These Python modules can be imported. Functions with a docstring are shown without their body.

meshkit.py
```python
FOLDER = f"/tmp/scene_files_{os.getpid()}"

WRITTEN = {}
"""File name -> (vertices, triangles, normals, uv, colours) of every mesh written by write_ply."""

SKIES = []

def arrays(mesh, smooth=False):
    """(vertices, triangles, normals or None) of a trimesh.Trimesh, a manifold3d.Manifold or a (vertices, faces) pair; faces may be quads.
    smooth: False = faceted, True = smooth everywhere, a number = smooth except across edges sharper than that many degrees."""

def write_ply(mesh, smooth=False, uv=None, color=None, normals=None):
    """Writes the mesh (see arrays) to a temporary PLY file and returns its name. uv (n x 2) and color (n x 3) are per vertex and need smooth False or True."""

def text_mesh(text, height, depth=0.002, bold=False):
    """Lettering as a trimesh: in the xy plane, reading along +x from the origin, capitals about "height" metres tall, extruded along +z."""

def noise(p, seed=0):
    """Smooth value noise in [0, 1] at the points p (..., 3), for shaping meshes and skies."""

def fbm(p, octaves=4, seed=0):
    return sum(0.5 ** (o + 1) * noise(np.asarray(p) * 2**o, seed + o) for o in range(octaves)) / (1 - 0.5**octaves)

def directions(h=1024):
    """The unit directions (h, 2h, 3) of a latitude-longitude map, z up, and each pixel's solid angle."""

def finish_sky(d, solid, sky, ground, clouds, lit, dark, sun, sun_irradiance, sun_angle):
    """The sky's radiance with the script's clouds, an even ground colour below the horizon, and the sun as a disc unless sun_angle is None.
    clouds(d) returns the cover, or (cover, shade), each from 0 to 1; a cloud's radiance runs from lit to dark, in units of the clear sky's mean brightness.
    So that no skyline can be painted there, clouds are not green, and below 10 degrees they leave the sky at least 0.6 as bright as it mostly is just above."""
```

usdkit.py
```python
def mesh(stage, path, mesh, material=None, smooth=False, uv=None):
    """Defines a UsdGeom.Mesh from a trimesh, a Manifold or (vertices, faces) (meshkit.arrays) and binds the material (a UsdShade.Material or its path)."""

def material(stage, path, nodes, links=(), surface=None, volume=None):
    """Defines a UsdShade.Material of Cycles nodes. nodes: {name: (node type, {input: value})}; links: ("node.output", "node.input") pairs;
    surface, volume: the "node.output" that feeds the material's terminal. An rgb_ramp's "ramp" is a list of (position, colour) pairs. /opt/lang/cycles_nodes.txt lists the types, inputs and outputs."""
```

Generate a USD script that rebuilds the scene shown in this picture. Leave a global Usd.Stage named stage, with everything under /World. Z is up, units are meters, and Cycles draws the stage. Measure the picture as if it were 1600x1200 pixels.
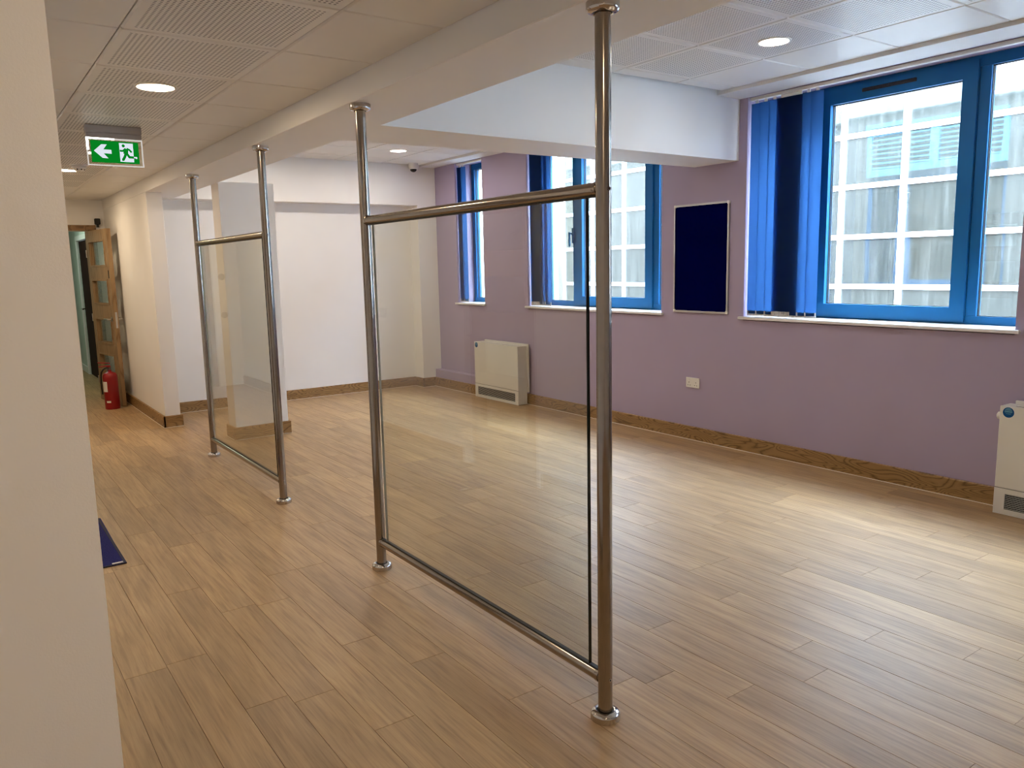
import math
import numpy as np
import trimesh
import usdkit
import meshkit
from pxr import Usd, UsdGeom, UsdLux, Gf, Sdf, Vt
from shapely.geometry import Polygon, LineString, Point, box as sbox
from shapely.ops import unary_union
from shapely import affinity

stage = Usd.Stage.CreateInMemory()
UsdGeom.SetStageUpAxis(stage, 'Z'); UsdGeom.SetStageMetersPerUnit(stage, 1.0)
UsdGeom.Xform.Define(stage, '/World'); UsdGeom.Scope.Define(stage, '/World/Looks')
PI = math.pi

# ------------------------------------------------------------------ camera, sky, exposure
EYE = np.array([0.0, 0.0, 1.51])
FPX, YAW, PITCH, ROLL = 1229.1, math.radians(35.215), math.radians(8.585), math.radians(-1.235)
EXPOSURE = 1.0
LAMP_COLOR, LAMP_COLOR_ROOM, LAMP_CORRIDOR, LAMP_ROOM, LAMP_NEAR_BAY = (1.0, 0.785, 0.535), (1.0, 0.90, 0.785), 90.0, 104.0, 70.0
SKY_COLOR, SKY = (0.70, 0.89, 1.20), 8.6
_fw = np.array([math.sin(YAW) * math.cos(PITCH), math.cos(YAW) * math.cos(PITCH), -math.sin(PITCH)])
_r = np.array([math.cos(YAW), -math.sin(YAW), 0.0]); _u = np.cross(_r, _fw)
_R = _r * math.cos(ROLL) + _u * math.sin(ROLL); _U = _u * math.cos(ROLL) - _r * math.sin(ROLL)
cam = UsdGeom.Camera.Define(stage, '/World/camera')
cam.CreateHorizontalApertureAttr(36.0); cam.CreateVerticalApertureAttr(27.0)
cam.CreateFocalLengthAttr(FPX * 36.0 / 1600.0); cam.CreateClippingRangeAttr(Gf.Vec2f(0.05, 200))
cam.CreateExposureAttr(EXPOSURE)
_m = np.eye(4); _m[0, :3], _m[1, :3], _m[2, :3], _m[3, :3] = _R, _U, -_fw, EYE
cam.AddTransformOp().Set(Gf.Matrix4d(*_m.ravel().tolist()))
sky = UsdLux.DomeLight.Define(stage, '/World/sky')
sky.CreateColorAttr(Gf.Vec3f(*SKY_COLOR)); sky.CreateIntensityAttr(SKY)


def project(p):
    d = np.asarray(p, float) - EYE
    k = d @ _fw
    return np.stack([800 + FPX * (d @ _R) / k, 600 - FPX * (d @ _U) / k, k], -1)


# ------------------------------------------------------------------ materials
def M(name, nodes, links, surface):
    return usdkit.material(stage, '/World/Looks/' + name, nodes, links, surface)


def plain(name, color, rough=0.5, metallic=0.0, vary=0.06, scale=6.0, bump=0.0, bscale=120.0, **kw):
    """A near-uniform surface: its tone drifts a little with a soft noise."""
    lo = tuple(c * (1 - vary) for c in color); hi = tuple(min(1, c * (1 + vary)) for c in color)
    nodes = {'g': ('geometry', {}), 'n': ('noise_texture', {'scale': scale, 'detail': 3.0}),
             'r': ('rgb_ramp', {'ramp': [(0.3, lo), (0.7, hi)]}),
             'p': ('principled_bsdf', {'roughness': rough, 'metallic': metallic, **kw})}
    links = [('g.position', 'n.vector'), ('n.fac', 'r.fac'), ('r.color', 'p.base_color')]
    if bump:
        nodes['bn'] = ('noise_texture', {'scale': bscale, 'detail': 2.0}); nodes['b'] = ('bump', {'strength': bump, 'distance': 0.002})
        links += [('g.position', 'bn.vector'), ('bn.fac', 'b.height'), ('b.normal', 'p.normal')]
    return M(name, nodes, links, 'p.BSDF')


def emitter(name, color, strength):
    return M(name, {'e': ('emission', {'color': color, 'strength': strength})}, [], 'e.emission')


WHITE = plain('white_paint', (0.86, 0.835, 0.80), 0.55, vary=0.015, scale=2.0, bump=0.12, bscale=260)
LILAC = plain('lilac_paint', (0.405, 0.335, 0.465), 0.55, vary=0.02, scale=2.0, bump=0.12, bscale=260)
CEILW = plain('ceiling_board', (0.77, 0.75, 0.72), 0.6, vary=0.015)
TILE = plain('metal_tile', (0.80, 0.765, 0.71), 0.42, vary=0.01)
DARK = plain('dark_void', (0.03, 0.027, 0.024), 0.8)
BLACK = plain('black_rubber', (0.008, 0.008, 0.008), 0.55)
STEEL = plain('satin_steel', (0.34, 0.30, 0.255), 0.16, 1.0, vary=0.04, scale=30)
CHROME = plain('polished_steel', (0.56, 0.53, 0.49), 0.09, 1.0, vary=0.02)
ALU = plain('satin_aluminium', (0.55, 0.55, 0.55), 0.35, 1.0, vary=0.03)
BLUE = plain('blue_powder_coat', (0.006, 0.125, 0.31), 0.5, vary=0.03, specular_ior_level=0.25)
SILL = plain('white_sill', (0.80, 0.79, 0.77), 0.35, vary=0.01)
PLASTIC = plain('white_plastic', (0.78, 0.76, 0.71), 0.35, vary=0.01)
HEATER = plain('heater_enamel', (0.74, 0.715, 0.66), 0.3, vary=0.01)
HEATGREY = plain('heater_grille_grey', (0.33, 0.32, 0.30), 0.4, vary=0.02)
FELT = plain('navy_felt', (0.0008, 0.0022, 0.05), 1.0, vary=0.12, scale=90, bump=0.3, bscale=900, specular_ior_level=0.0)
MATBLUE = plain('blue_mat', (0.032, 0.033, 0.15), 0.98, vary=0.35, scale=160, bump=0.5, bscale=700, specular_ior_level=0.1)
FACADE = plain('white_facade_paint', (0.42, 0.43, 0.415), 0.6, vary=0.05, scale=3.0)
CONCRETE = plain('courtyard_paving', (0.20, 0.195, 0.185), 0.9, vary=0.15, scale=4.0)
CLAD = plain('outer_render', (0.20, 0.18, 0.15), 0.8, vary=0.08, scale=3.0)
LOUVRE = plain('blue_louvre', (0.13, 0.40, 0.56), 0.45, vary=0.04)
RED = plain('extinguisher_red', (0.26, 0.004, 0.007), 0.3, vary=0.04)
LABELW = plain('paper_label', (0.75, 0.72, 0.68), 0.6)
BROWN = plain('dark_brown_door', (0.022, 0.006, 0.004), 0.6, vary=0.2, scale=12, specular_ior_level=0.15)
GREENW = plain('pale_green_paint', (0.66, 0.71, 0.64), 0.6, vary=0.02)
STICKER = plain('blue_sticker', (0.002, 0.075, 0.24), 0.5, specular_ior_level=0.2)
STICKER2 = plain('pale_blue_print', (0.10, 0.30, 0.44), 0.4)
GREYBOX = plain('grey_cover', (0.42, 0.40, 0.40), 0.45)
BLINDWT = plain('blind_weight', (0.50, 0.47, 0.43), 0.5, vary=0.25, scale=60)
SEAL = plain('white_sealant', (0.78, 0.70, 0.58), 0.4)
LAMPM = {k: emitter(k + '_lamp_diffuser', c, p) for k, c, p in (('corridor', LAMP_COLOR, LAMP_CORRIDOR), ('far_bay', LAMP_COLOR_ROOM, LAMP_ROOM), ('near_bay', LAMP_COLOR_ROOM, LAMP_NEAR_BAY))}
SIGN_G = emitter('sign_green', (0.001, 0.105, 0.008), 1.0)
SIGN_W = emitter('sign_white', (0.36, 0.39, 0.43), 1.0)
SIGN_EDGE = emitter('sign_edge_glow', (1.0, 0.93, 0.86), 0.30)
SIGN_STRIP = emitter('sign_lamp_strip', (1.0, 0.95, 0.9), 2.0)
GREENLAMP = emitter('far_lamp', (0.80, 1.0, 0.84), 6.0)


def pane(name, tint, f0=0.04, rough=0.0):
    """A clear face: see-through, mirroring by Schlick's law on either side."""
    nodes = {'t': ('transparent_bsdf', {'color': tint}), 'gl': ('glossy_bsdf', {'color': (1, 1, 1), 'roughness': rough}), 'lw': ('layer_weight', {'blend': 0.5}),
             'p5': ('math', {'math_type': 'power', 'value2': 5.0}), 'f': ('math', {'math_type': 'multiply_add', 'value2': 1.0 - f0, 'value3': f0}), 'm': ('mix_closure', {})}
    return M(name, nodes, [('lw.facing', 'p5.value1'), ('p5.value', 'f.value1'), ('f.value', 'm.fac'), ('t.BSDF', 'm.closure1'), ('gl.BSDF', 'm.closure2')], 'm.closure')


SCREEN = pane('screen_glass', (0.91, 0.91, 0.865), 0.03)
WPANE = pane('window_glass', (0.97, 0.985, 0.975), 0.03)
SLAT = M('navy_blind_fabric', {'g': ('geometry', {}), 'w': ('wave_texture', {'scale': 160.0, 'bands_direction': 'z', 'distortion': 1.0}),
                               'r': ('rgb_ramp', {'ramp': [(0, (0.014, 0.035, 0.115)), (1, (0.02, 0.05, 0.15))]}),
                               'd': ('diffuse_bsdf', {}), 't': ('translucent_bsdf', {'color': (0.25, 0.45, 0.72)}), 'm': ('mix_closure', {'fac': 0.58})},
         [('g.position', 'w.vector'), ('w.fac', 'r.fac'), ('r.color', 'd.color'), ('d.BSDF', 'm.closure1'), ('t.BSDF', 'm.closure2')], 'm.closure')

PLANK = M('oak_vinyl_plank', {
    'g': ('geometry', {}), 'oi': ('object_info', {}),
    'k1': ('math', {'math_type': 'multiply', 'value2': 37.0}), 'k2': ('math', {'math_type': 'multiply', 'value2': 91.0}),
    'cx': ('combine_xyz', {}), 'add': ('vector_math', {'math_type': 'add'}),
    'm1': ('mapping', {'scale': (70.0, 3.2, 1.0)}), 'n1': ('noise_texture', {'scale': 1.0, 'detail': 6.0, 'roughness': 0.62, 'distortion': 0.4}),
    'm2': ('mapping', {'scale': (11.0, 1.3, 1.0)}), 'n2': ('noise_texture', {'scale': 1.0, 'detail': 3.0, 'distortion': 0.8}),
    'r1': ('rgb_ramp', {'ramp': [(0.28, (0.305, 0.183, 0.086)), (0.5, (0.44, 0.28, 0.136)), (0.74, (0.52, 0.345, 0.176))]}),
    'r2': ('rgb_ramp', {'ramp': [(0.3, (0.80, 0.79, 0.78)), (0.7, (1.08, 1.08, 1.07))]}),
    'r3': ('rgb_ramp', {'ramp': [(0.0, (0.88, 0.865, 0.85)), (0.5, (0.97, 0.965, 0.96)), (1.0, (1.07, 1.07, 1.05))]}),
    'x1': ('mix', {'mix_type': 'multiply', 'fac': 1.0}), 'x2': ('mix', {'mix_type': 'multiply', 'fac': 1.0}),
    'b': ('bump', {'strength': 0.10, 'distance': 0.001}),
    'p': ('principled_bsdf', {'roughness': 0.45, 'specular_ior_level': 0.52})},
    [('oi.random', 'k1.value1'), ('oi.random', 'k2.value1'), ('k1.value', 'cx.x'), ('k2.value', 'cx.y'), ('g.position', 'add.vector1'), ('cx.vector', 'add.vector2'),
     ('add.vector', 'm1.vector'), ('m1.vector', 'n1.vector'), ('add.vector', 'm2.vector'), ('m2.vector', 'n2.vector'),
     ('n1.fac', 'r1.fac'), ('n2.fac', 'r2.fac'), ('oi.random', 'r3.fac'), ('r1.color', 'x1.color1'), ('r2.color', 'x1.color2'), ('x1.color', 'x2.color1'), ('r3.color', 'x2.color2'),
     ('x2.color', 'p.base_color'), ('n1.fac', 'b.height'), ('b.normal', 'p.normal')], 'p.BSDF')


def wood(name, dark, light, scale, rings, rough=0.42):
    """Timber whose figure is the contour lines of a stretched noise."""
    return M(name, {
        'g': ('geometry', {}), 'mp': ('mapping', {'scale': scale}), 'n': ('noise_texture', {'scale': 1.0, 'detail': 1.2, 'roughness': 0.35, 'distortion': 0.5}),
        'k': ('math', {'math_type': 'multiply', 'value2': rings}), 's': ('math', {'math_type': 'pingpong', 'value2': 1.0}),
        'mf': ('mapping', {'scale': tuple(6 * c for c in scale)}), 'nf': ('noise_texture', {'scale': 3.0, 'detail': 4.0}),
        'a': ('math', {'math_type': 'multiply_add', 'value2': 0.7}), 'r': ('rgb_ramp', {'ramp': [(0.2, light), (0.62, tuple(0.25 * p + 0.75 * q for p, q in zip(dark, light))), (0.86, dark), (1.0, dark)]}),
        'k2': ('math', {'math_type': 'multiply', 'value2': 0.35}), 'p': ('principled_bsdf', {'roughness': rough})},
        [('g.position', 'mp.vector'), ('mp.vector', 'n.vector'), ('n.fac', 'k.value1'), ('k.value', 's.value1'), ('g.position', 'mf.vector'), ('mf.vector', 'nf.vector'),
         ('nf.fac', 'k2.value1'), ('s.value', 'a.value1'), ('k2.value', 'a.value3'), ('a.value', 'r.fac'), ('r.color', 'p.base_color')], 'p.BSDF')


SKIRT = wood('oak_skirting', (0.150, 0.078, 0.022), (0.35, 0.205, 0.075), (2.3, 2.3, 10.0), 34.0)
OAK = wood('pale_oak_door', (0.20, 0.115, 0.048), (0.33, 0.21, 0.10), (14.0, 14.0, 1.0), 12.0)
FRAMEOAK = wood('oak_door_frame', (0.13, 0.065, 0.02), (0.27, 0.15, 0.055), (9.0, 3.0, 9.0), 10.0)

# metal tile with a square grid of punched holes inside a plain margin (each tile carries its own origin)
PITCH_H = 0.018
PERF = M('perforated_metal_tile', {
    'tc': ('texture_coordinate', {}), 'sx': ('separate_xyz', {}),
    'ax': ('math', {'math_type': 'divide', 'value2': PITCH_H}), 'ay': ('math', {'math_type': 'divide', 'value2': PITCH_H}),
    'fx': ('math', {'math_type': 'pingpong', 'value2': 0.5}), 'fy': ('math', {'math_type': 'pingpong', 'value2': 0.5}),
    'cv': ('combine_xyz', {}), 'ln': ('vector_math', {'math_type': 'length'}), 'hole': ('map_range', {'range_type': 'linear', 'from_min': 0.24, 'from_max': 0.32, 'to_min': 1.0, 'to_max': 0.0, 'clamp': True}),
    'bx': ('math', {'math_type': 'absolute'}), 'by': ('math', {'math_type': 'absolute'}), 'mx': ('math', {'math_type': 'maximum'}),
    'inn': ('math', {'math_type': 'less_than', 'value2': 0.262}), 'msk': ('math', {'math_type': 'multiply'}),
    'c': ('mix', {'color1': (0.80, 0.765, 0.71), 'color2': (0.22, 0.205, 0.185)}), 'p': ('principled_bsdf', {'roughness': 0.42})},
    [('tc.object', 'sx.vector'), ('sx.x', 'ax.value1'), ('sx.y', 'ay.value1'), ('ax.value', 'fx.value1'), ('ay.value', 'fy.value1'),
     ('fx.value', 'cv.x'), ('fy.value', 'cv.y'), ('cv.vector', 'ln.vector1'), ('ln.value', 'hole.value'),
     ('sx.x', 'bx.value1'), ('sx.y', 'by.value1'), ('bx.value', 'mx.value1'), ('by.value', 'mx.value2'), ('mx.value', 'inn.value1'),
     ('hole.result', 'msk.value1'), ('inn.value', 'msk.value2'), ('msk.value', 'c.fac'), ('c.color', 'p.base_color')], 'p.BSDF')

# old reflective panes of the building opposite: murky backing, rain streaks, slightly wavy
OLDPANE = M('murky_pane', {
    'g': ('geometry', {}), 'm1': ('mapping', {'scale': (1.0, 9.0, 0.8)}), 'n': ('noise_texture', {'scale': 1.3, 'detail': 5.0, 'roughness': 0.6}),
    'r': ('rgb_ramp', {'ramp': [(0.3, (0.022, 0.024, 0.020)), (0.55, (0.036, 0.037, 0.031)), (0.8, (0.062, 0.062, 0.053))]}),
    'wn': ('noise_texture', {'scale': 2.2, 'detail': 1.0}), 'b': ('bump', {'strength': 0.03, 'distance': 0.02}),
    'p': ('principled_bsdf', {'roughness': 0.02, 'ior': 2.1})},
    [('g.position', 'm1.vector'), ('m1.vector', 'n.vector'), ('n.fac', 'r.fac'), ('r.color', 'p.base_color'), ('g.position', 'wn.vector'), ('wn.fac', 'b.height'), ('b.normal', 'p.normal')], 'p.BSDF')

# ------------------------------------------------------------------ builders
USED = {}


def numbered(parent, name):
    k = (parent, name); n = USED.get(k, 0); USED[k] = n + 1
    return name if n == 0 else f'{name}_{n:03d}'


def tag(o, label=None, cat=None, group=None, kind=None):
    for k, v in (('label', label), ('category', cat), ('group', group), ('kind', kind)):
        if v: o.SetCustomDataByKey(k, v)
    return o


def thing(name, label, cat=None, group=None, kind=None, loc=(0, 0, 0)):
    x = UsdGeom.Xform.Define(stage, '/World/' + numbered('/World', name))
    if any(loc): x.AddTranslateOp().Set(Gf.Vec3d(*map(float, loc)))
    return tag(x.GetPrim(), label, cat, group, kind)


def obj(name, mesh, mat, parent=None, smooth=False, label=None, kind=None, cat=None, group=None, loc=None):
    base = '/World' if parent is None else str(parent.GetPath())
    m = usdkit.mesh(stage, f'{base}/{numbered(base, name)}', mesh, mat, smooth)
    if loc is not None: m.AddTranslateOp().Set(Gf.Vec3d(*map(float, loc)))
    return tag(m.GetPrim(), label, cat, group, kind)


def cat(*ms):
    return trimesh.util.concatenate([m for m in ms])


def bx(x0, x1, y0, y1, z0, z1, b=0.0):
    if b <= 0:
        m = trimesh.creation.box((x1 - x0, y1 - y0, z1 - z0)); m.apply_translation(((x0 + x1) / 2, (y0 + y1) / 2, (z0 + z1) / 2)); return m
    c, h = np.array([(x0 + x1) / 2, (y0 + y1) / 2, (z0 + z1) / 2]), np.array([x1 - x0, y1 - y0, z1 - z0]) / 2
    b = min(b, 0.45 * h.min() * 2)
    s = np.array([[i, j, k] for i in (-1, 1) for j in (-1, 1) for k in (-1, 1)], float)
    pts = np.vstack([c + s * (h - b * (1 - np.eye(3)[a])) for a in range(3)])
    return trimesh.convex.convex_hull(pts)


def tube(p, q, r, n=24, caps=True):
    p, q = np.asarray(p, float), np.asarray(q, float)
    m = trimesh.creation.cylinder(radius=r, segment=[p, q], sections=n)
    return m


def lathe(profile, loc=(0, 0, 0), n=40, axis='z'):
    m = trimesh.creation.revolve(np.array(profile, float), sections=n)
    if axis == 'y': m.apply_transform(trimesh.transformations.rotation_matrix(-PI / 2, (1, 0, 0)))
    if axis == 'x': m.apply_transform(trimesh.transformations.rotation_matrix(PI / 2, (0, 1, 0)))
    m.apply_translation(loc)
    return m


def extrude(poly, depth):
    polys = getattr(poly, 'geoms', [poly])
    return cat(*[trimesh.creation.extrude_polygon(g, depth, engine='earcut') for g in polys if g.area > 0])


def yz_slab(poly, x0, x1):
    """A polygon drawn in (y, z), extruded along x."""
    m = extrude(poly, x1 - x0)
    T = np.eye(4); T[:3, :3] = [[0, 0, 1], [1, 0, 0], [0, 1, 0]]; T[0, 3] = x0
    m.apply_transform(T); return m


def xz_slab(poly, y0, y1):
    """A polygon drawn in (x, z), extruded along y."""
    m = extrude(poly, y1 - y0)
    T = np.eye(4); T[:3, :3] = [[1, 0, 0], [0, 0, -1], [0, 1, 0]]; T[1, 3] = y1
    m.apply_transform(T); return m


def xy_slab(poly, z0, z1):
    m = extrude(poly, z1 - z0); m.apply_translation((0, 0, z0)); return m


# ------------------------------------------------------------------ main dimensions (metres)
XW, XS, ZS = 5.061, 5.04, 0.116           # lilac wall, face of its skirting, skirting height
YF, YB = 8.95, 8.74                        # far wall, bulkhead above it
ZB, ZL, ZC, ZM = 2.267, 2.381, 2.746, 2.722   # beam soffit, corridor ceiling, room ceiling, ceiling margin
XBL, XBR = 1.596, 1.977                    # beam between corridor and room
XCOR, YEND = 1.60, 10.69                   # corridor right wall, corridor end wall
XL = 0.1525                                # corridor left wall
YBACK, XREC = -2.4, -1.6
W3, W2, W1, W4 = (2.05, 4.0), (4.88, 6.83), (7.68, 8.27), (-0.75, 1.20)
ZW0, ZW1 = 1.073, 2.722
XO = 5.36                                  # outside face of the window wall

# ------------------------------------------------------------------ floor of separate planks
floor = thing('floor', 'oak-look floor of long narrow planks running along the room and corridor', kind='structure')
obj('screed', bx(XREC - .1, XW + .2, YBACK - .1, YEND + 6, -0.12, -0.0045), DARK, floor)
rng = np.random.default_rng(7)
PW, GAP = 0.1525, 0.0011
planks = []
x = XREC
while x < XW:
    y = YBACK - rng.uniform(0, 1.1)
    while y < YEND + 5.4:
        L = rng.choice([0.92, 1.05, 1.22, 1.22])
        x0, x1, y0, y1 = max(x, XREC), min(x + PW, XW), max(y, YBACK), min(y + L, YEND + 5.4)
        y += L
        if y1 - y0 < 0.02 or x1 - x0 < 0.01: continue
        if x0 > XCOR + .1 and y0 > YF: continue
        if x1 < XL and y0 > 1.5: continue
        planks.append((x0, x1, y0, y1))
    x += PW


def plank_mesh(x0, x1, y0, y1, c=0.0012, t=0.004):
    a = GAP / 2
    x0, x1, y0, y1 = x0 + a, x1 - a, y0 + a, y1 - a
    v = [[x0, y0, -t], [x1, y0, -t], [x1, y1, -t], [x0, y1, -t], [x0, y0, -c / 2], [x1, y0, -c / 2], [x1, y1, -c / 2], [x0, y1, -c / 2],
         [x0 + c, y0 + c, 0], [x1 - c, y0 + c, 0], [x1 - c, y1 - c, 0], [x0 + c, y1 - c, 0]]
    f = [[0, 1, 5, 4], [1, 2, 6, 5], [2, 3, 7, 6], [3, 0, 4, 7], [4, 5, 9, 8], [5, 6, 10, 9], [6, 7, 11, 10], [7, 4, 8, 11], [8, 9, 10, 11]]
    f = np.array(f); return trimesh.Trimesh(np.array(v), np.vstack([f[:, [0, 1, 2]], f[:, [0, 2, 3]]]), process=False)


def seen_area(p):
    x0, x1, y0, y1 = p
    g = np.array([[a, b, 0] for a in np.linspace(x0, x1, 3) for b in np.linspace(y0, y1, 7)])
    q = project(g); ok = (q[:, 2] > .3) & (q[:, 0] > 0) & (q[:, 0] < 1600) & (q[:, 1] < 1200)
    ok &= ~((g[:, 0] > XCOR) & (g[:, 1] > YF)) & (g[:, 0] > 0.113 * g[:, 1])
    return 0 if not ok.any() else ok.mean() * (x1 - x0) * (y1 - y0) / max(np.median(q[ok, 2]), .3) ** 3


planks.sort(key=seen_area, reverse=True)
for p in planks[:300]: obj('plank', plank_mesh(*p), PLANK, floor)
if planks[300:]: obj('far_planks', cat(*[plank_mesh(*p) for p in planks[300:]]), PLANK, floor, kind='stuff')

# ------------------------------------------------------------------ walls
def rect(a, b, c, d): return sbox(a, c, b, d)


wr = rect(YBACK - .15, YF + .15, -0.1, 2.95)
for a, b in (W1, W2, W3, W4): wr = wr.difference(rect(a, b, ZW0 - .03, ZW1))
wall = thing('wall_right', 'lilac painted wall with the blue-framed windows', kind='structure')
obj('plaster', yz_slab(wr, XW, XO - .04), LILAC, wall)
obj('outer_render', yz_slab(wr, XO - .04, XO + .06), CLAD, wall)
obj('wall_far', cat(bx(XBR - .3, XW, YF, YF + .15, -.1, 2.95), bx(4.80, XW + .001, YB, YF + .001, -.1, ZB)), WHITE, kind='structure', label='white far wall of the room with a shallow pier at its right end')
obj('trim_1', bx(4.975, XW + .001, 7.60, YB + .001, -.05, 0.217, .004), LILAC, kind='structure', label='low lilac boxing along the foot of the wall in the far corner')
obj('wall_corridor', bx(XCOR, 1.742, 8.19, YEND + .15, -.1, 2.6, .002), WHITE, kind='structure', label='white corridor wall running from the room corner to the open door')
DW = (0.56, 1.40)
obj('wall_end', xz_slab(rect(XL - .2, 1.75, -.1, 2.6).difference(rect(DW[0], DW[1], -.2, 2.02)), YEND, YEND + .14), WHITE, kind='structure', label='white wall at the end of the corridor around the doorway')
D2 = (4.17, 5.05)
obj('wall_left', cat(yz_slab(rect(1.35, YEND + .15, -.1, 2.6).difference(rect(D2[0], D2[1], -.2, 2.02)), XL - .14, XL), bx(XREC, XL - .14, 1.35, 1.49, -.1, 2.6), bx(XREC - .15, XREC, 1.49, YEND, -.1, 2.6), bx(XREC, XL - .14, 3.7, 3.8, -.1, 2.6), bx(XREC, XL - .14, 5.5, 5.6, -.1, 2.6)), WHITE, kind='structure', label='cream wall corner filling the left edge of the view')
obj('wall_back', cat(bx(XREC - .1, XW, YBACK - .15, YBACK, -.1, 2.95), bx(XREC - .15, XREC, YBACK - .15, 1.5, -.1, 2.95)), WHITE, kind='structure', label='white walls behind the viewer')
obj('column', bx(1.977, 2.46, 7.13, 7.35, -.02, ZB + .01, .003), WHITE, kind='structure', label='square white column standing behind the far glass screen')

# ------------------------------------------------------------------ beams
obj('trim_2', bx(XBL, XBR, YBACK, YEND, ZB, 2.95, .003), WHITE, kind='structure', label='long white ceiling beam between the corridor and the room')
obj('trim_3', xy_slab(Polygon([(XBR - .01, 3.971), (XW, 4.075), (XW, 4.518), (XBR - .01, 4.518)]), ZB + .0005, 2.95), WHITE, kind='structure', label='deep white cross beam spanning to the lilac wall')
obj('trim_4', bx(1.70, XW, YB, YF + .01, ZB - .005, 2.95, .002), WHITE, kind='structure', label='shallow white bulkhead along the top of the far wall')

# ------------------------------------------------------------------ ceilings of clip-in metal tiles
ceiling = thing('ceiling', 'suspended ceilings of square white metal tiles, some perforated', kind='structure')
obj('slab', cat(bx(XREC - .1, XBL + .1, YBACK, YEND + .1, ZL + .016, ZL + .1), bx(XBR - .1, XO, YBACK, YF + .1, ZC + .016, ZC + .15)), DARK, ceiling)


def tile(x0, x1, y0, y1, z, perf):
    g, c, t = 0.0024, 0.006, 0.015
    w, h = (x1 - x0) / 2 - g, (y1 - y0) / 2 - g
    v = np.array([[sx * (w - k), sy * (h - k), zz] for k, zz in ((c, 0), (0, c), (0, t)) for sx, sy in ((-1, -1), (1, -1), (1, 1), (-1, 1))])
    f = [[0, 3, 2, 1]] + [[i, (i + 1) % 4, 4 + (i + 1) % 4, 4 + i] for i in range(4)] + [[4 + i, 4 + (i + 1) % 4, 8 + (i + 1) % 4, 8 + i] for i in range(4)] + [[8, 9, 10, 11]]
    f = np.array(f); m = trimesh.Trimesh(v, np.vstack([f[:, [0, 1, 2]], f[:, [0, 2, 3]]]), process=False)
    obj('perforated_tile' if perf else 'tile', m, PERF if perf else TILE, ceiling, loc=((x0 + x1) / 2, (y0 + y1) / 2, z))


TS = 0.594
cols = [(XREC, -1.19, 0), (-1.19, -.596, 0), (-.596, 0.0, 0), (0.0, .595, 0), (.595, 1.1905, 1), (1.1905, XBL, 0)]
ys = [3.236 + TS * k for k in range(-10, 14)]
for k in range(len(ys) - 1):
    y0, y1 = max(ys[k], YBACK), min(ys[k + 1], YEND)
    if y1 - y0 < .05: continue
    for x0, x1, pf in cols:
        if y0 > 1.4:
            if x1 <= XL: continue
            x0 = max(x0, XL)
        tile(x0, x1, y0, y1, ZL, bool(pf) and y0 < 8.8)
for x0, x1, pf in ((XBR, 2.486, 1), (2.486, 3.086, 1), (3.086, 3.686, 1), (3.686, 4.286, 1), (4.286, 4.79, 0)):
    yy = [3.971 + .05] + [3.885 - .6045 * k for k in range(0, 12)]
    for a, b in zip(yy[1:], yy[:-1]):
        a = max(a, YBACK)
        if b - a > .03: tile(x0, x1, a, b, ZC, pf and (b - a) > .5)
for x0, x1 in ((XBR, 2.53), (2.53, 3.13), (3.13, 3.73), (3.73, 4.33), (4.33, 4.85)):
    for a, b in ((4.5, 4.75), (4.75, 5.35), (5.35, 5.95), (5.95, 6.55), (6.55, 7.15), (7.15, 8.05) if False else (7.15, 7.75), (7.75, 8.35), (8.35, YB)):
        tile(x0, x1, a, b, ZC, False)
obj('margin', cat(bx(4.79, XW + .01, YBACK, 4.10, ZM, ZC + .1, .002), bx(4.85, XW + .01, 4.5, YB + .01, ZM, ZC + .1, .002)), CEILW, ceiling, label='plain plasterboard margin beside the windows')

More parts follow.
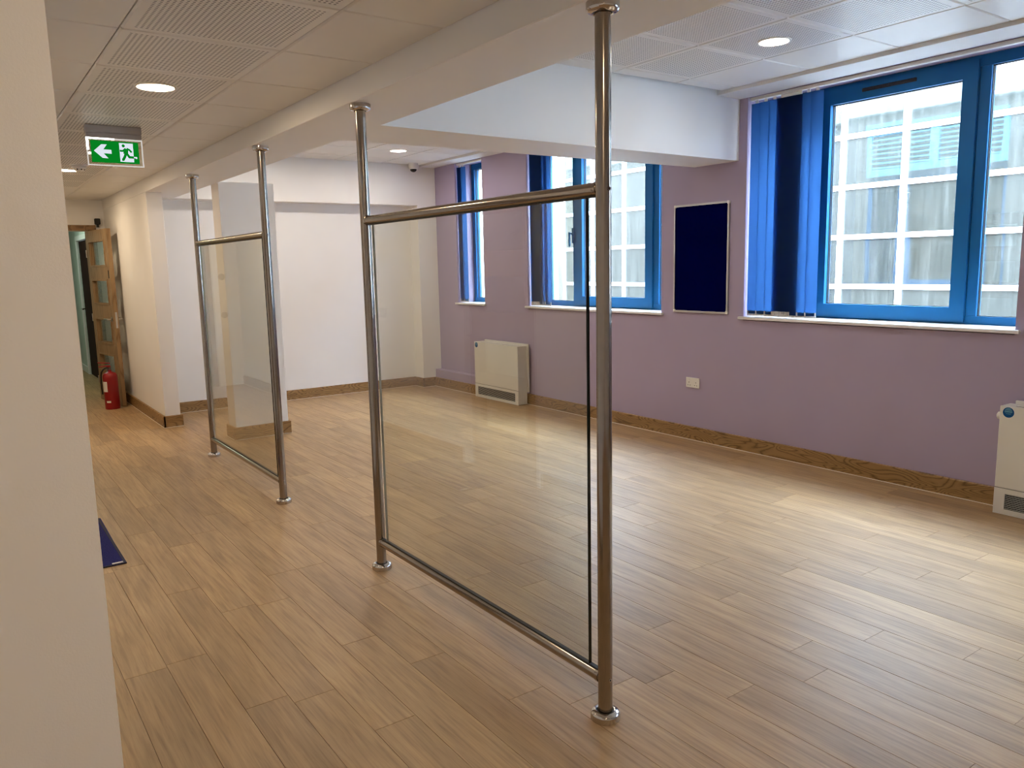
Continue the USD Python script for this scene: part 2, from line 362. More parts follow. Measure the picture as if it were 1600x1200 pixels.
# ------------------------------------------------------------------ skirtings (oak board with a bead of sealant)
def skirt_run(parent, boxes):
    for x0, x1, y0, y1, n in boxes:
        obj('board', bx(x0, x1, y0, y1, 0, ZS, .004), SKIRT, parent)
        e = .005
        d = {'-x': (x0 - e, x0 + .002, y0, y1), '-y': (x0, x1, y0 - e, y0 + .002), '+x': (x1 - .002, x1 + e, y0, y1)}[n]
        obj('sealant', bx(*d, 0, e, .0015), SEAL, parent)


b = thing('baseboard_right', 'oak skirting with swirling grain along the lilac wall', kind='structure')
skirt_run(b, [(XS, XW, YBACK, 7.65, '-x'), (4.955, 4.975, 7.6, YB - .01, '-x')])
b = thing('baseboard_far', 'oak skirting along the white far wall and its pier', kind='structure')
skirt_run(b, [(1.742, 4.80, YF - .02, YF, '-y'), (4.78, 4.80, YB - .02, YF - .02, '-x'), (4.78, 4.975, YB - .02, YB, '-y')])
b = thing('baseboard_corridor', 'oak skirting along the corridor wall and round its end', kind='structure')
skirt_run(b, [(1.58, XCOR, 8.17, YEND, '-x'), (1.58, 1.762, 8.17, 8.19, '-y'), (1.742, 1.762, 8.19, YF - .02, '+x')])
b = thing('baseboard_column', 'oak skirting boxed round the square column', kind='structure')
skirt_run(b, [(1.957, 2.48, 7.11, 7.13, '-y'), (1.957, 1.977, 7.13, 7.37, '-x'), (2.46, 2.48, 7.13, 7.37, '+x')])
b = thing('baseboard_left', 'oak skirting along the left corridor wall', kind='structure')
skirt_run(b, [(XL, XL + .02, 1.36, D2[0] - .07, '+x'), (XL, XL + .02, D2[1] + .07, YEND, '+x')])

# ------------------------------------------------------------------ windows
def ring(a, b, c, d, w, x0, x1, wb=None, wt=None):
    return yz_slab(rect(a, b, c, d).difference(rect(a + w, b - w, c + (wb or w), d - (wt or w))), x0, x1)


def glazing(parent, a, b, c, d):
    o = obj('glass', bx(5.327, 5.333, a - .006, b + .006, c - .006, d + .006), WPANE, parent)
    g = .008   # dark glazing gasket round the pane
    obj('gasket', cat(*[yz_slab(rect(a - .004, b + .004, c - .004, d + .004).difference(rect(a + .004, b - .004, c + .004, d - .004)), xx, xx + .008) for xx in (5.318, 5.334)]), BLACK, parent)


def window(n, a, b, label, sash, handle_at=None, vent=False):
    w = thing(f'window_{n}', label, kind='structure')
    f = .06
    obj('frame', ring(a, b, ZW0, ZW1, f, 5.30, XO, wb=.052, wt=.068), BLUE, w)
    zi0, zi1 = ZW0 + .052, ZW1 - .068
    if sash is None:
        glazing(w, a + f, b - f, zi0, zi1)
    else:
        s0, s1 = sash
        for m0, m1 in ((s0 - .066, s0), (s1, s1 + .066)): obj('mullion', bx(5.30, XO, m0, m1, zi0, zi1, .003), BLUE, w)
        glazing(w, a + f, s0 - .066, zi0, zi1); glazing(w, s1 + .066, b - f, zi0, zi1)
        sh = obj('sash', ring(s0 + .003, s1 - .003, zi0 - .04, zi1 + .045, .092, 5.283, 5.35, wb=.094, wt=.105), BLUE, w)
        glazing(sh, s0 + .095, s1 - .095, zi0 + .054, zi1 - .06)
        if vent:
            obj('vent_slot', bx(5.276, 5.285, s0 + .385, s0 + .765, ZW1 - .081, ZW1 - .056, .004), BLACK, w)
        if handle_at:
            y, z = handle_at
            h = cat(bx(5.272, 5.284, y - .016, y + .016, z - .08, z + .075, .004), tube((5.28, y, z + .015), (5.235, y, z + .02), .009, 14), bx(5.222, 5.240, y - .012, y + .012, z - .115, z + .03, .006))
            obj('handle', h, BLUE, sh)
    sill = bx(5.03, XW, a - .032, b + .032, ZW0 - .022, ZW0, .003)
    obj('sill_board', cat(sill, bx(XW - .001, XO - .01, a + .001, b - .001, ZW0 - .022, ZW0)), SILL, w)
    return w


window(1, *W1, 'narrow blue-framed window near the far corner of the lilac wall', None)
window(2, *W2, 'blue-framed window behind the near glass screen, half hidden by a steel post', (5.21, 6.295), (6.335, 1.80))
window(3, *W3, 'largest blue-framed window at the right with a tilted opening sash', (2.447, 3.545), vent=True)
window(4, *W4, 'blue-framed window out of view beside the viewer', (-.35, .75))

# ------------------------------------------------------------------ vertical blinds, drawn to one side
def slat_mesh(ang, z0, z1, w=.089, t=.0006):
    n = 8
    s = np.linspace(-w / 2, w / 2, n + 1); c = .004 * (1 - (2 * s / w) ** 2)      # fabric cups a little
    d, e = np.array([math.sin(ang), math.cos(ang)]), np.array([-math.cos(ang), math.sin(ang)])
    v, f = [], []
    for side in (0, 1):
        for zz in (z0, z1):
            for k in range(n + 1): v.append([*(s[k] * d + (c[k] + (t if side else 0)) * e), zz])
    m = n + 1
    for k in range(n):
        f += [[k, k + 1, m + k + 1, m + k], [2 * m + k + 1, 2 * m + k, 3 * m + k, 3 * m + k + 1]]
    for k0, k1 in ((0, 2 * m), ):
        f += [[0, m, 3 * m, 2 * m], [n, 2 * m + n, 3 * m + n, m + n]]
    f = np.array(f); return trimesh.Trimesh(np.array(v), np.vstack([f[:, [0, 1, 2]], f[:, [0, 2, 3]]]), process=False)


def blind(label, a, b, ys, ang=math.radians(-12), xc=5.10):
    t = thing('vertical_blind', label, 'blind')
    obj('head_rail', bx(xc - .020, xc + .018, a + .004, b - .004, ZW1 - .025, ZW1 - .001, .003), PLASTIC, t)
    for y in ys:
        jj = ang + rng.uniform(-.03, .03)
        z1 = ZW1 - .048
        sm = slat_mesh(jj, ZW0 + .022, z1); sm.apply_translation((xc, y, 0))
        s = obj('slat', sm, SLAT, t)
        hg = bx(-.002, .002, -.012, .012, z1 - .01, ZW1 - .022, .001); hg.apply_transform(trimesh.transformations.rotation_matrix(-jj, (0, 0, 1))); hg.apply_translation((xc, y, 0))
        obj('hanger', hg, PLASTIC, s)
        wt = bx(-.0025, .0035, -.043, .043, ZW0 + .008, ZW0 + .048, .001); wt.apply_transform(trimesh.transformations.rotation_matrix(-jj, (0, 0, 1))); wt.apply_translation((xc, y, 0))
        obj('bottom_weight', wt, BLINDWT, s)


blind('navy vertical blind gathered at the left of the largest window', *W3, [3.945, 3.868, 3.790] + [3.722 - .0135 * k for k in range(12)] + [3.505, 3.435])
blind('navy vertical blind gathered at the left of the window behind the near glass screen', *W2, [6.775 - .0125 * k for k in range(12)] + [6.575, 6.535])
blind('navy vertical blind gathered in the narrow window by the far corner', *W1, [8.224 - .008 * k for k in range(3)] + [8.140])

# ------------------------------------------------------------------ glass screens of steel posts
def screen(label, y0, y1):
    X, R = 1.647, .0242
    t = thing('glass_screen', label, 'glass screen')
    zt, zb, r = 1.735, .142, .0205
    for y in (y0, y1):
        p = obj('post', tube((X, y, .024), (X, y, ZB - .02), R, 48), STEEL, t, smooth=40)
        pr_ = [(R + .0045, .012), (R + .0045, .0305), (.033, .032), (.0435, .029), (.0485, .023), (.0498, .018), (.0498, .0015), (.048, 0), (R, 0)]
        obj('base_flange', lathe(pr_, (X, y, 0), 48), CHROME, t, smooth=35)
        obj('base_gap', lathe([(R, .010), (R + .0046, .010), (R + .0046, .0265), (R, .0265)], (X, y, 0), 32), BLACK, t)
        obj('top_flange', lathe([(a, ZB - h) for a, h in pr_][::-1], (X, y, 0), 48), CHROME, t, smooth=35)
        obj('top_gap', lathe([(R, ZB - .029), (R + .0046, ZB - .029), (R + .0046, ZB - .010), (R, ZB - .010)], (X, y, 0), 32), BLACK, t)
    for nm, z in (('top_rail', zt), ('bottom_rail', zb)):
        obj(nm, tube((X, y0 + .012, z), (X, y1 - .012, z), r, 40), STEEL, t, smooth=40)
        s = 1 if nm == 'bottom_rail' else -1
        for y, q in ((y0, 1), (y1, -1)):
            # saddle where the rail is coped on to the post, and the fixing screw on the post's outer side
            obj('saddle', lathe([(r, -.004), (r + .0022, -.004), (r + .0016, .012), (r, .014)], (X, y + q * (R - .002), z), 32, axis='y') if q > 0 else
                lathe([(r, .004), (r + .0022, .004), (r + .0016, -.012), (r, -.014)][::-1], (X, y + q * (R - .002), z), 32, axis='y'), STEEL, t, smooth=40)
            sc = cat(tube((X, y - q * (R - .003), z + s * .003), (X, y - q * (R + .0012), z + s * .003), .0062, 18))
            o = obj('screw', sc, CHROME, t)
            obj('screw_socket', tube((X, y - q * (R - .002), z + s * .003), (X, y - q * (R + .0016), z + s * .003), .0035, 8), BLACK, o)
        obj('gasket', bx(X - .0085, X + .0085, y0 + R + .004, y1 - R - .004, min(z, z + s * (r + .0035)), max(z, z + s * (r + .0035)), .001), BLACK, t)
    g0, g1, gx = y0 + .076, y1 - .078, .005
    g = obj('glass_panel', bx(X - gx, X + gx, g0, g1, zb + .012, zt - .012), SCREEN, t)
    for y, em in ((g0, EDGE), (g1, EDGE2)): obj('polished_edge', bx(X - gx - .0002, X + gx + .0002, y - .002, y + .002, zb + r, zt - r), em, g)


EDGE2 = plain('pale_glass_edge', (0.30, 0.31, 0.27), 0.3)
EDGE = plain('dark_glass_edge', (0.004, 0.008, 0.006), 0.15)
screen('nearest tall steel-post screen with a single clear glass panel', 1.831, 3.514)
screen('smaller-looking far steel-post glass screen in front of the white column', 4.961, 6.632)

# ------------------------------------------------------------------ ceiling lights
def downlight(x, y, z, label, group=None):
    t = thing('ceiling_light', label, 'ceiling light', group, loc=(x, y, z))
    obj('trim_ring', lathe([(.080, .006), (.0805, -.004), (.084, -.0065), (.090, -.0065), (.0955, -.003), (.096, .002)], n=48), PLASTIC, t, smooth=35)
    obj('diffuser', lathe([(0, -.0035), (.0805, -.0035), (.0805, .004), (0, .004)], n=48), LAMPM['corridor' if z < 2.5 else 'far_bay' if y > 4.5 else 'near_bay'], t)


downlight(.893, 4.133, ZL, 'round lit downlight in the perforated corridor tiles above right of the exit sign')
downlight(.905, 7.70, ZL, 'small-looking round lit downlight next to the smoke detector in the corridor ceiling')
downlight(.893, 9.48, ZL, 'round downlight over the far end of the corridor by the open door')
downlight(.893, .57, ZL, 'round downlight over the near end of the corridor beside the viewer')
downlight(-.6, -1.0, ZL, 'round downlight behind the viewer in the corridor ceiling')
downlight(3.996, 2.985, ZC, 'round lit downlight in the perforated tiles in front of the largest window')
downlight(4.06, 7.765, ZC, 'round lit downlight in the far bay ceiling near the security camera')
downlight(2.83, 7.765, ZC, 'round downlight hidden above the beam at the far end of the far bay')
downlight(2.83, 5.36, ZC, 'round downlight hidden above the beam behind the cross beam')

# ------------------------------------------------------------------ exit sign
t = thing('exit_sign', 'green illuminated exit sign with arrow and running figure hung from the corridor ceiling', 'exit sign')
SX0, SX1, SY = .743, 1.047, 5.32
obj('housing', bx(SX0, SX1, SY, SY + .06, ZL - .043, ZL + .001, .003), GREYBOX, t)
obj('lamp_bar', bx(SX0 + .002, SX1 - .002, SY + .004, SY + .05, ZL - .073, ZL - .044, .003), GREYBOX, t)
pl = obj('clear_plate', bx(SX0, SX1, SY + .012, SY + .022, 2.150, ZL - .072, .001), WPANE, t)
obj('glowing_edge', xz_slab(rect(SX0 - .001, SX1 + .001, 2.148, 2.3085).difference(rect(SX0 + .005, SX1 - .005, 2.1545, 2.300)), SY + .011, SY + .023), SIGN_EDGE, t)
obj('light_strip', cat(bx(SX0 - .002, SX0 + .15, SY + .008, SY + .0105, 2.298, 2.3085), bx(SX0 - .002, SX0 + .012, SY + .008, SY + .0105, 2.235, 2.298)), SIGN_STRIP, t)
GX0, GX1, GZ0, GZ1 = .764, 1.023, 2.166, 2.292


def SG(poly): return affinity.translate(affinity.scale(poly, GX1 - GX0, -(GZ1 - GZ0), origin=(0, 0)), GX0, GZ1)


gp = obj('green_panel', bx(GX0, GX1, SY + .0085, SY + .0115, GZ0, GZ1), SIGN_G, t)
arrow = Polygon([(.055, .48), (.22, .165), (.335, .165), (.255, .40), (.42, .40), (.42, .585), (.255, .585), (.345, .80), (.225, .80)])
obj('arrow', xz_slab(SG(arrow), SY + .0078, SY + .0086), SIGN_W, gp)
asp = (GX1 - GX0) / (GZ1 - GZ0)
doorp = Polygon([(.59, .06), (.885, .06), (.885, .93), (.59, .93)])


def limb(pts, w):
    return affinity.scale(LineString([(a * asp, c) for a, c in pts]).buffer(w, cap_style=2, join_style=1), 1 / asp, 1, origin=(0, 0))


head = affinity.scale(Point(.678 * asp, .185).buffer(.068), 1 / asp, 1, origin=(0, 0))
torso = limb([(.735, .32), (.715, .56)], .098)
man = unary_union([head, torso, limb([(.725, .31), (.665, .42), (.594, .42)], .042), limb([(.745, .31), (.80, .36), (.845, .47)], .042),
                   limb([(.72, .52), (.70, .66), (.655, .83), (.63, .83)], .056), limb([(.73, .50), (.79, .70), (.905, .70)], .054)])
floorp = Polygon([(.60, .88), (.66, .93), (.90, .93), (.885, .80), (.86, .76), (.66, .85)])
foot = limb([(.885, .70), (.94, .70), (.94, .76)], .034)
white = unary_union([doorp.difference(man), foot])
obj('door_figure', xz_slab(SG(white), SY + .0078, SY + .0086), SIGN_W, gp)

# ------------------------------------------------------------------ smoke detector and security camera
t = thing('smoke_detector', 'white smoke detector on the corridor ceiling beyond the exit sign', 'smoke detector', loc=(.948, 7.30, ZL))
obj('base', lathe([(0, .001), (0, -.012), (.062, -.012), (.068, -.006), (.068, .001)], n=40), PLASTIC, t, smooth=35)
obj('head', lathe([(0, -.052), (.026, -.052), (.036, -.046), (.040, -.034), (.052, -.028), (.054, -.014), (.030, -.012)], n=40), PLASTIC, t, smooth=35)
for k in range(8):
    a = k * PI / 4 + .3
    s = bx(.034, .0395, -.005, .005, -.044, -.034, .001); s.apply_transform(trimesh.transformations.rotation_matrix(a, (0, 0, 1)))
    obj('sensor_slot', s, BLACK, t)
t = thing('security_camera', 'small white dome camera with a black lens in the far ceiling corner', 'security camera', loc=(4.70, 8.62, ZC))
obj('housing', lathe([(0, .001), (.056, .001), (.057, -.03), (.056, -.052), (.047, -.068), (.042, -.070), (0, -.070)], n=40), PLASTIC, t, smooth=35)
dome = [(.041 * math.cos(a), -.068 - .036 * math.sin(a)) for a in np.linspace(0, PI / 2, 9)]
obj('dome', lathe(dome, n=32), plain('black_dome', (.006, .006, .007), .06), t, smooth=True)

# ------------------------------------------------------------------ notice board and socket
t = thing('notice_board', 'navy felt notice board in an aluminium frame between two windows', 'notice board')
a, b_, c, d = 4.144, 4.726, 1.086, 1.975
obj('felt_panel', bx(XW - .010, XW - .0005, a + .006, b_ - .006, c + .006, d - .006), FELT, t)
fr = rect(a, b_, c, d).difference(rect(a + .016, b_ - .016, c + .016, d - .016))
obj('frame', yz_slab(fr, XW - .017, XW), ALU, t)
for y in (a, b_ - .022):
    for z in (c, d - .022): obj('corner_cap', bx(XW - .019, XW - .0005, y - .001, y + .023, z - .001, z + .023, .003), PLASTIC, t)
t = thing('wall_socket', 'white double wall socket on the lilac wall below the notice board', 'socket')
obj('plate', bx(XW - .010, XW, 4.431, 4.577, .449, .535, .003), PLASTIC, t)
for k, y in enumerate((4.541, 4.467)):
    obj('rocker', bx(XW - .0125, XW - .008, y - .008 + .0, y + .008, .508, .524, .001), PLASTIC, t)
    obj('pin_holes', cat(bx(XW - .0105, XW - .0095, y - .0025, y + .0025, .490, .499), bx(XW - .0105, XW - .0095, y - .015, y - .008, .468, .473), bx(XW - .0105, XW - .0095, y + .008, y + .015, .468, .473)), BLACK, t)

t = thing('light_switch', 'grey double light switch on the left corridor wall, mirrored faintly in the near screen', 'light switch')
obj('plate', bx(XL, XL + .009, 6.355, 6.505, 1.07, 1.158, .003), GREYBOX, t)
for y in (6.395, 6.465): obj('rocker', bx(XL + .008, XL + .0125, y - .012, y + .012, 1.098, 1.130, .002), PLASTIC, t)

# ------------------------------------------------------------------ fan heaters
def heater(label, y0, y1, knob):
    t = thing('wall_heater', label, 'heater')
    x0, zs, zt = 4.905, .158, .645
    obj('back_plate', bx(XS - .014, XS - .0005, y0 - .028, y1 - .03, .135, .663, .002), HEATER, t)
    obj('casing', bx(x0 + .004, XS - .014, y0 + .001, y1 - .001, .004, zt - .001, .003), HEATER, t)
    obj('front_panel', bx(x0 - .003, x0 + .006, y0, y1, zs + .0025, zt, .0035), HEATER, t)
    obj('panel_seam', bx(x0 + .0005, x0 + .0045, y0 + .0006, y1 - .0006, zs - .0025, zs + .0025), HEATGREY, t)
    lo = yz_slab(rect(y0, y1, .002, zs - .0025).difference(rect(y0 + .058, y1 - .058, .034, .128)), x0 - .003, x0 + .004)
    obj('lower_panel', lo, HEATER, t)
    g = obj('grille', bx(x0 + .0035, x0 + .005, y0 + .056, y1 - .056, .032, .130), BLACK, t)
    for k in range(9):
        z = .038 + k * .0105
        obj('louvre', bx(x0 - .001, x0 + .004, y0 + .058, y1 - .058, z, z + .0045, .001), HEATGREY, g)
    tg = obj('top_vent', bx(x0 + .03, XS - .03, y0 + .07, y1 - .07, zt - .0025, zt - .0002), BLACK, t)
    for k in range(6):
        xx = x0 + .034 + k * .012
        obj('vent_bar', bx(xx, xx + .006, y0 + .07, y1 - .07, zt - .001, zt + .002, .0008), HEATER, tg)
    ys, zk = y1 - .047, .612
    s = obj('sticker', tube((x0 - .0036, ys, zk - .003), (x0 - .0028, ys, zk - .003), .030, 40), STICKER, t)
    xs = x0 - .0042
    arc = Point(ys, zk + .002).buffer(.021).intersection(rect(ys - .03, ys + .03, zk - .001, zk + .03))
    bars = [rect(ys - .019, ys + .019, zk - .0045, zk - .0028), rect(ys - .013, ys + .013, zk - .0125, zk - .0095)]
    obj('sticker_print', yz_slab(unary_union([arc.difference(rect(ys - .03, ys + .03, zk + .006, zk + .0085)).difference(rect(ys - .03, ys + .03, zk + .0125, zk + .0145))] + bars), xs, xs + .0006), STICKER2, s)
    if knob:
        obj('valve_knob', lathe([(0, .026), (.014, .026), (.021, .021), (.023, .012), (.021, .002), (.012, 0), (.012, -.006)], (4.950, y1 + .004, .578), 28, axis='y'), PLASTIC, t, smooth=35)


heater('white fan heater under the wall between the far windows, seen through the near glass', 6.832, 7.690, False)
heater('white fan heater with a side knob cut off by the right edge of the view', 1.175, 2.035, True)

# ------------------------------------------------------------------ oak doors with four square panes
PANES = [(.305, .575), (.715, .990), (1.170, 1.440), (1.604, 1.885)]


def door(n, label, hinge, ang, w, z1, flip, lever):
    """The leaf is drawn along +x from the hinge, then turned; its thickness runs along y."""
    T = trimesh.transformations.rotation_matrix(ang, (0, 0, 1)); T[:3, 3] = (*hinge, 0)
    t = thing(f'door_{n}', label, kind='structure')

    def put(nm, m, mat, parent=None):
        m = m.copy(); m.apply_transform(T); return obj(nm, m, mat, parent or t)
    th = .044
    leaf = rect(0, w, .006, z1)
    for a, b in PANES: leaf = leaf.difference(rect(.125, w - .125, a, b))
    lf = put('leaf', xz_slab(leaf, -th / 2, th / 2), OAK)
    for a, b in PANES:
        put('pane', bx(.12, w - .12, -.003, .003, a - .005, b + .005), WPANE, lf)
        bd = rect(.113, w - .113, a - .012, b + .012).difference(rect(.133, w - .133, a + .008, b - .008))
        for s in (-1, 1): put('glazing_bead', xz_slab(bd, s * (th / 2 + .003) - .004, s * (th / 2 + .003) + .004), OAK, lf)
    for s in (-1, 1):
        y = s * (th / 2)
        put('handle', cat(lathe([(0, 0), (.026, 0), (.026, .008), (0, .008)], (w - .065, y + (0 if s > 0 else -.008), 1.0), 24, axis='y'), tube((w - .065, y, 1.0), (w - .065, y + s * .055, 1.0), .0095, 14),
                          tube((w - .058, y + s * .052, 1.0), (w - .185, y + s * .052, 1.0), .0095, 14)), CHROME)
    put('lock_plate', bx(w - .001, w + .0015, -.011, .011, .90, 1.08), ALU)
    put('latch_cover', bx(w - .06, w - .04, -th / 2 - .004, -th / 2 + .001, 1.46, 1.55, .002) if flip else bx(w - .06, w - .04, th / 2 - .001, th / 2 + .004, 1.46, 1.55, .002), BLACK)
    for z in (.25, 1.0, 1.75): put('hinge', tube((-.004, (th / 2 + .004) * (-1 if flip else 1), z - .045), (-.004, (th / 2 + .004) * (-1 if flip else 1), z + .045), .006, 12), ALU)
    return t


door(1, 'open oak door with four glazed squares at the end of the corridor', (1.395, 10.655), math.atan2(9.862 - 10.655, 1.505 - 1.395), .80, 2.012, True, True)
door(2, 'closed oak door with four glazed squares in the left corridor wall', (XL - .06, D2[0] + .02), PI / 2, .84, 2.012, False, True)
t = thing('door_frame', 'oak frame around the doorway at the end of the corridor', kind='structure')
obj('lintel', bx(DW[0] - .06, DW[1] + .10, YEND - .018, YEND + .12, 2.022, 2.088, .003), FRAMEOAK, t)
obj('jamb', bx(DW[0] - .06, DW[0] + .002, YEND - .018, YEND + .12, 0, 2.022, .003), FRAMEOAK, t)
obj('jamb', bx(DW[1] + .012, DW[1] + .10, YEND - .006, YEND + .12, 0, 2.022, .003), FRAMEOAK, t)
for w_, z in (('upper', 1.44), ('lower', .94)):
    t = thing('wall_plate', f'{w_} of two round grey plates on the corridor end wall, mirrored in the far screen', 'wall plate', loc=(.365, YEND, z))
    obj('disc', lathe([(0, .012), (.034, .012), (.042, .008), (.043, 0), (0, 0)][::-1], n=32).apply_transform(trimesh.transformations.rotation_matrix(PI / 2, (1, 0, 0))), GREYBOX, t, smooth=35)
    obj('button', lathe([(0, .016), (.016, .016), (.017, .011), (0, .011)][::-1], n=24).apply_transform(trimesh.transformations.rotation_matrix(PI / 2, (1, 0, 0))), ALU, t, smooth=35)
t = thing('door_holder', 'small black door release unit on the wall above the open door', 'door release')
obj('body', bx(1.49, 1.55, YEND - .055, YEND, 2.095, 2.165, .006), BLACK, t)
obj('plunger', tube((1.52, YEND - .03, 2.062), (1.52, YEND - .03, 2.10), .014, 16), BLACK, t)

# ------------------------------------------------------------------ passage beyond the door
obj('wall_passage', cat(yz_slab(rect(YEND + .14, 16.2, -.1, 2.5).difference(rect(12.05, 13.45, -.2, 2.0)), 1.62, 1.74), bx(XL - .2, XL, YEND + .14, 16.2, -.1, 2.5), bx(XL - .2, 1.74, 16.1, 16.25, -.1, 2.5),
                        bx(XL - .2, 1.74, YEND + .14, 16.2, 2.42, 2.55)), GREENW, kind='structure', label='pale green passage walls beyond the open door')
t = thing('door_3', 'dark brown door in the passage beyond the corridor', kind='structure')
obj('leaf', bx(1.635, 1.675, 12.06, 13.44, .005, 1.99, .003), BROWN, t)
obj('architrave', cat(yz_slab(rect(11.98, 13.52, 0, 2.07).difference(rect(12.05, 13.45, -.1, 2.0)), 1.600, 1.625)), WHITE, t)
obj('handle', cat(tube((1.64, 13.36, 1.0), (1.585, 13.36, 1.0), .01, 12), tube((1.585, 13.37, 1.0), (1.585, 13.24, 1.0), .01, 12)), CHROME, t)
obj('baseboard_passage', cat(bx(1.605, 1.62, 13.52, 16.1, 0, .1), bx(1.605, 1.62, YEND + .14, 11.98, 0, .1)), WHITE, kind='structure', label='white skirting in the green passage')
t = thing('ceiling_panel_light', 'cool ceiling lamp in the passage beyond the open door', 'ceiling light')
obj('frame', bx(.55, 1.15, 12.3, 12.9, 2.405, 2.421, .003), PLASTIC, t)
obj('diffuser', bx(.57, 1.13, 12.32, 12.88, 2.402, 2.406), GREENLAMP, t)

# ------------------------------------------------------------------ fire extinguisher and floor mat
t = thing('fire_extinguisher', 'red fire extinguisher standing on the floor by the open oak door', 'fire extinguisher', loc=(1.372, 9.80, 0))
R = .077
prof = [(0, .004), (.055, .004), (.060, 0), (R - .004, 0), (R, .006), (R, .355)] + [(R - .030 * (1 - math.cos(a)) - .002 * 0, .355 + .055 * math.sin(a)) for a in np.linspace(0, PI / 2, 8)][1:] + [(.020, .425), (.019, .445), (0, .445)]
obj('cylinder', lathe(prof, n=40), RED, t, smooth=35)
obj('neck', lathe([(0, .44), (.017, .44), (.017, .475), (0, .475)], n=24), plain('valve_grey', (.10, .09, .09), .4, .6), t)
obj('valve', bx(-.030, .014, -.014, .014, .462, .492, .004), RED, t)
lever = cat(bx(-.115, .012, -.012, .012, .512, .522, .003)); lever.apply_transform(trimesh.transformations.rotation_matrix(.13, (0, 1, 0), (0, 0, .5)))
obj('lever', lever, RED, t)
carry = bx(-.105, .010, -.011, .011, .484, .494, .003); carry.apply_transform(trimesh.transformations.rotation_matrix(-.06, (0, 1, 0), (0, 0, .49)))
obj('carry_handle', carry, RED, t)
hose = [(-.02, -.014, .47), (-.06, -.03, .46), (-.088, -.02, .42), (-.094, 0, .34), (-.092, .01, .24), (-.088, .015, .17)]
hose = np.array([np.array(hose)[i] for i in range(len(hose))])
tt = np.linspace(0, len(hose) - 1, 25); hp = np.stack([np.interp(tt, range(len(hose)), hose[:, k]) for k in range(3)], 1)
hp[1:-1] = (hp[:-2] + hp[1:-1] + hp[2:]) / 3
obj('hose', cat(*[tube(hp[i], hp[i + 1], .0085, 10) for i in range(len(hp) - 1)]), BLACK, t)


def wrap(a0, a1, z0, z1, r, n=12):
    s = np.linspace(a0, a1, n); v = [[r * math.cos(a), r * math.sin(a), z] for z in (z0, z1) for a in s] + [[(r - .001) * math.cos(a), (r - .001) * math.sin(a), z] for z in (z0, z1) for a in s]
    f = []
    for k in range(n - 1): f += [[k, k + 1, n + k + 1, n + k], [2 * n + k + 1, 2 * n + k, 3 * n + k, 3 * n + k + 1]]
    f = np.array(f); return trimesh.Trimesh(np.array(v), np.vstack([f[:, [0, 1, 2]], f[:, [0, 2, 3]]]), process=False)


obj('white_label', wrap(PI * 1.02, PI * 1.30, .20, .315, R + .0012), LABELW, t)
obj('small_label', wrap(PI * 1.20, PI * 1.40, .075, .098, R + .0012, 6), LABELW, t)

t = thing('door_mat', 'dark blue floor mat at the left of the corridor with a white corner tag', 'mat')
mat = bx(XL + .10, .608, 4.425, 5.36, .0003, .0065, .002)
mat.apply_transform(trimesh.transformations.rotation_matrix(-.012, (0, 0, 1), (.608, 4.425, 0)))
obj('carpet', mat, MATBLUE, t)
obj('edge_strip', cat(bx(.598, .612, 4.425, 5.36, .0002, .0072, .001), bx(XL + .10, .612, 4.419, 4.431, .0002, .0072, .001)), plain('mat_edge', (.012, .011, .05), .7), t)
obj('tag', bx(.545, .598, 4.432, 4.452, .0066, .0078, .0004), LABELW, t)

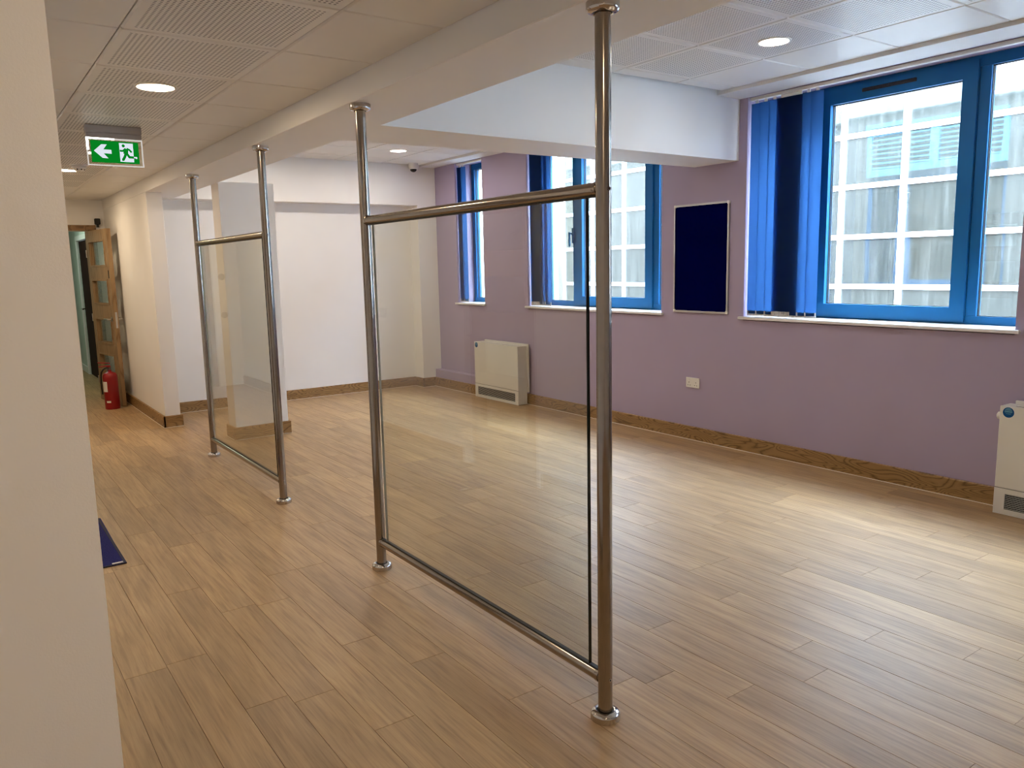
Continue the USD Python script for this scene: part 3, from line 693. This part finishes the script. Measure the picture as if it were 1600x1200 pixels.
# ------------------------------------------------------------------ outside: the building across the light well
XF = 8.45
fac = thing('building', 'white-framed glazed facade across the light well outside the windows', 'building')
vy = [4.614 + .72 * k for k in range(-10, 9)]
vz = [-.49 + .5585 * k for k in range(0, 11)]
obj('back_wall', bx(XF + .12, XF + .3, vy[0] - .4, vy[-1] + .3, -1.2, vz[-1] + .04), CLAD, fac)
for y in vy: obj('mullion', bx(XF - .018, XF + .06, y - .034, y + .034, -1.0, vz[-1] + .04, .005), FACADE, fac)
for i in range(len(vy) - 1):
    for z in vz:
        obj('transom', bx(XF - .010, XF + .06, vy[i] + .035, vy[i + 1] - .035, z - .030, z + .030, .005), FACADE, fac)
    for j in range(len(vz) - 1):
        m = bx(XF + .01, XF + .022, vy[i] + .03, vy[i + 1] - .03, vz[j] + .03, vz[j + 1] - .03)
        m.apply_transform(trimesh.transformations.rotation_matrix(rng.uniform(-.006, .006), (0, 0, 1), m.centroid))
        m.apply_transform(trimesh.transformations.rotation_matrix(rng.uniform(-.006, .006), (0, 1, 0), m.centroid))
        obj('pane', m, OLDPANE, fac)
obj('plain_building', bx(XF - .3, XF + 1, vy[-1] + .31, vy[-1] + 5, -1.2, 6.5, .02), FACADE, label='plain white building end beyond the far edge of the glazed facade', cat='building')
obj('plain_building', bx(XF + .05, XF + 1, -9, vy[0] - .45, -1.2, 5.2, .02), FACADE, label='plain white building end out of view before the glazed facade', cat='building')
# the room's own outside: blue louvred panels above the windows, roof edge; seen mirrored in the old panes
out = thing('louvre_panels', 'blue louvred panels above the windows, mirrored in the panes opposite', 'louvre')
for a, b in (W1, W2, W3, W4):
    obj('surround', yz_slab(rect(a, b, ZW1 + .0, 3.42).difference(unary_union([rect(a + .06, (a + b) / 2 - .06, ZW1 + .1, 3.36), rect((a + b) / 2 + .06, b - .06, ZW1 + .1, 3.36)])), XO + .061, XO + .12), LOUVRE, out)
    for k in range(9):
        z = ZW1 + .12 + k * .068
        m = bx(XO + .062, XO + .11, a + .05, b - .05, z, z + .012); m.apply_transform(trimesh.transformations.rotation_matrix(.55, (0, 1, 0), m.centroid))
        obj('louvre', m, LOUVRE, out)
obj('parapet', bx(XO - .9, XO + .16, YBACK - .3, YF + 13, 3.55, 3.80, .01), FACADE, label='pale roof edge above the windows, seen only as a reflection outside', cat='roof edge')
obj('outer_wall', cat(bx(XO - .05, XO + .06, YBACK - .3, YF + 13, 2.951, 3.549), bx(XO - .05, XO + .06, YF + .16, YF + 13, -1.2, 2.951)), CLAD, label='plain outside wall above and beyond the windows', cat='wall')
obj('roof', bx(-3, XO - .06, YBACK - .3, 17, 2.96, 3.1), DARK, label='flat roof over the room and corridor', kind='structure')
obj('courtyard_ground', bx(XO + .07, 14, -8, 18, -1.3, -1.2), CONCRETE, label='paved ground of the light well outside', kind='structure')
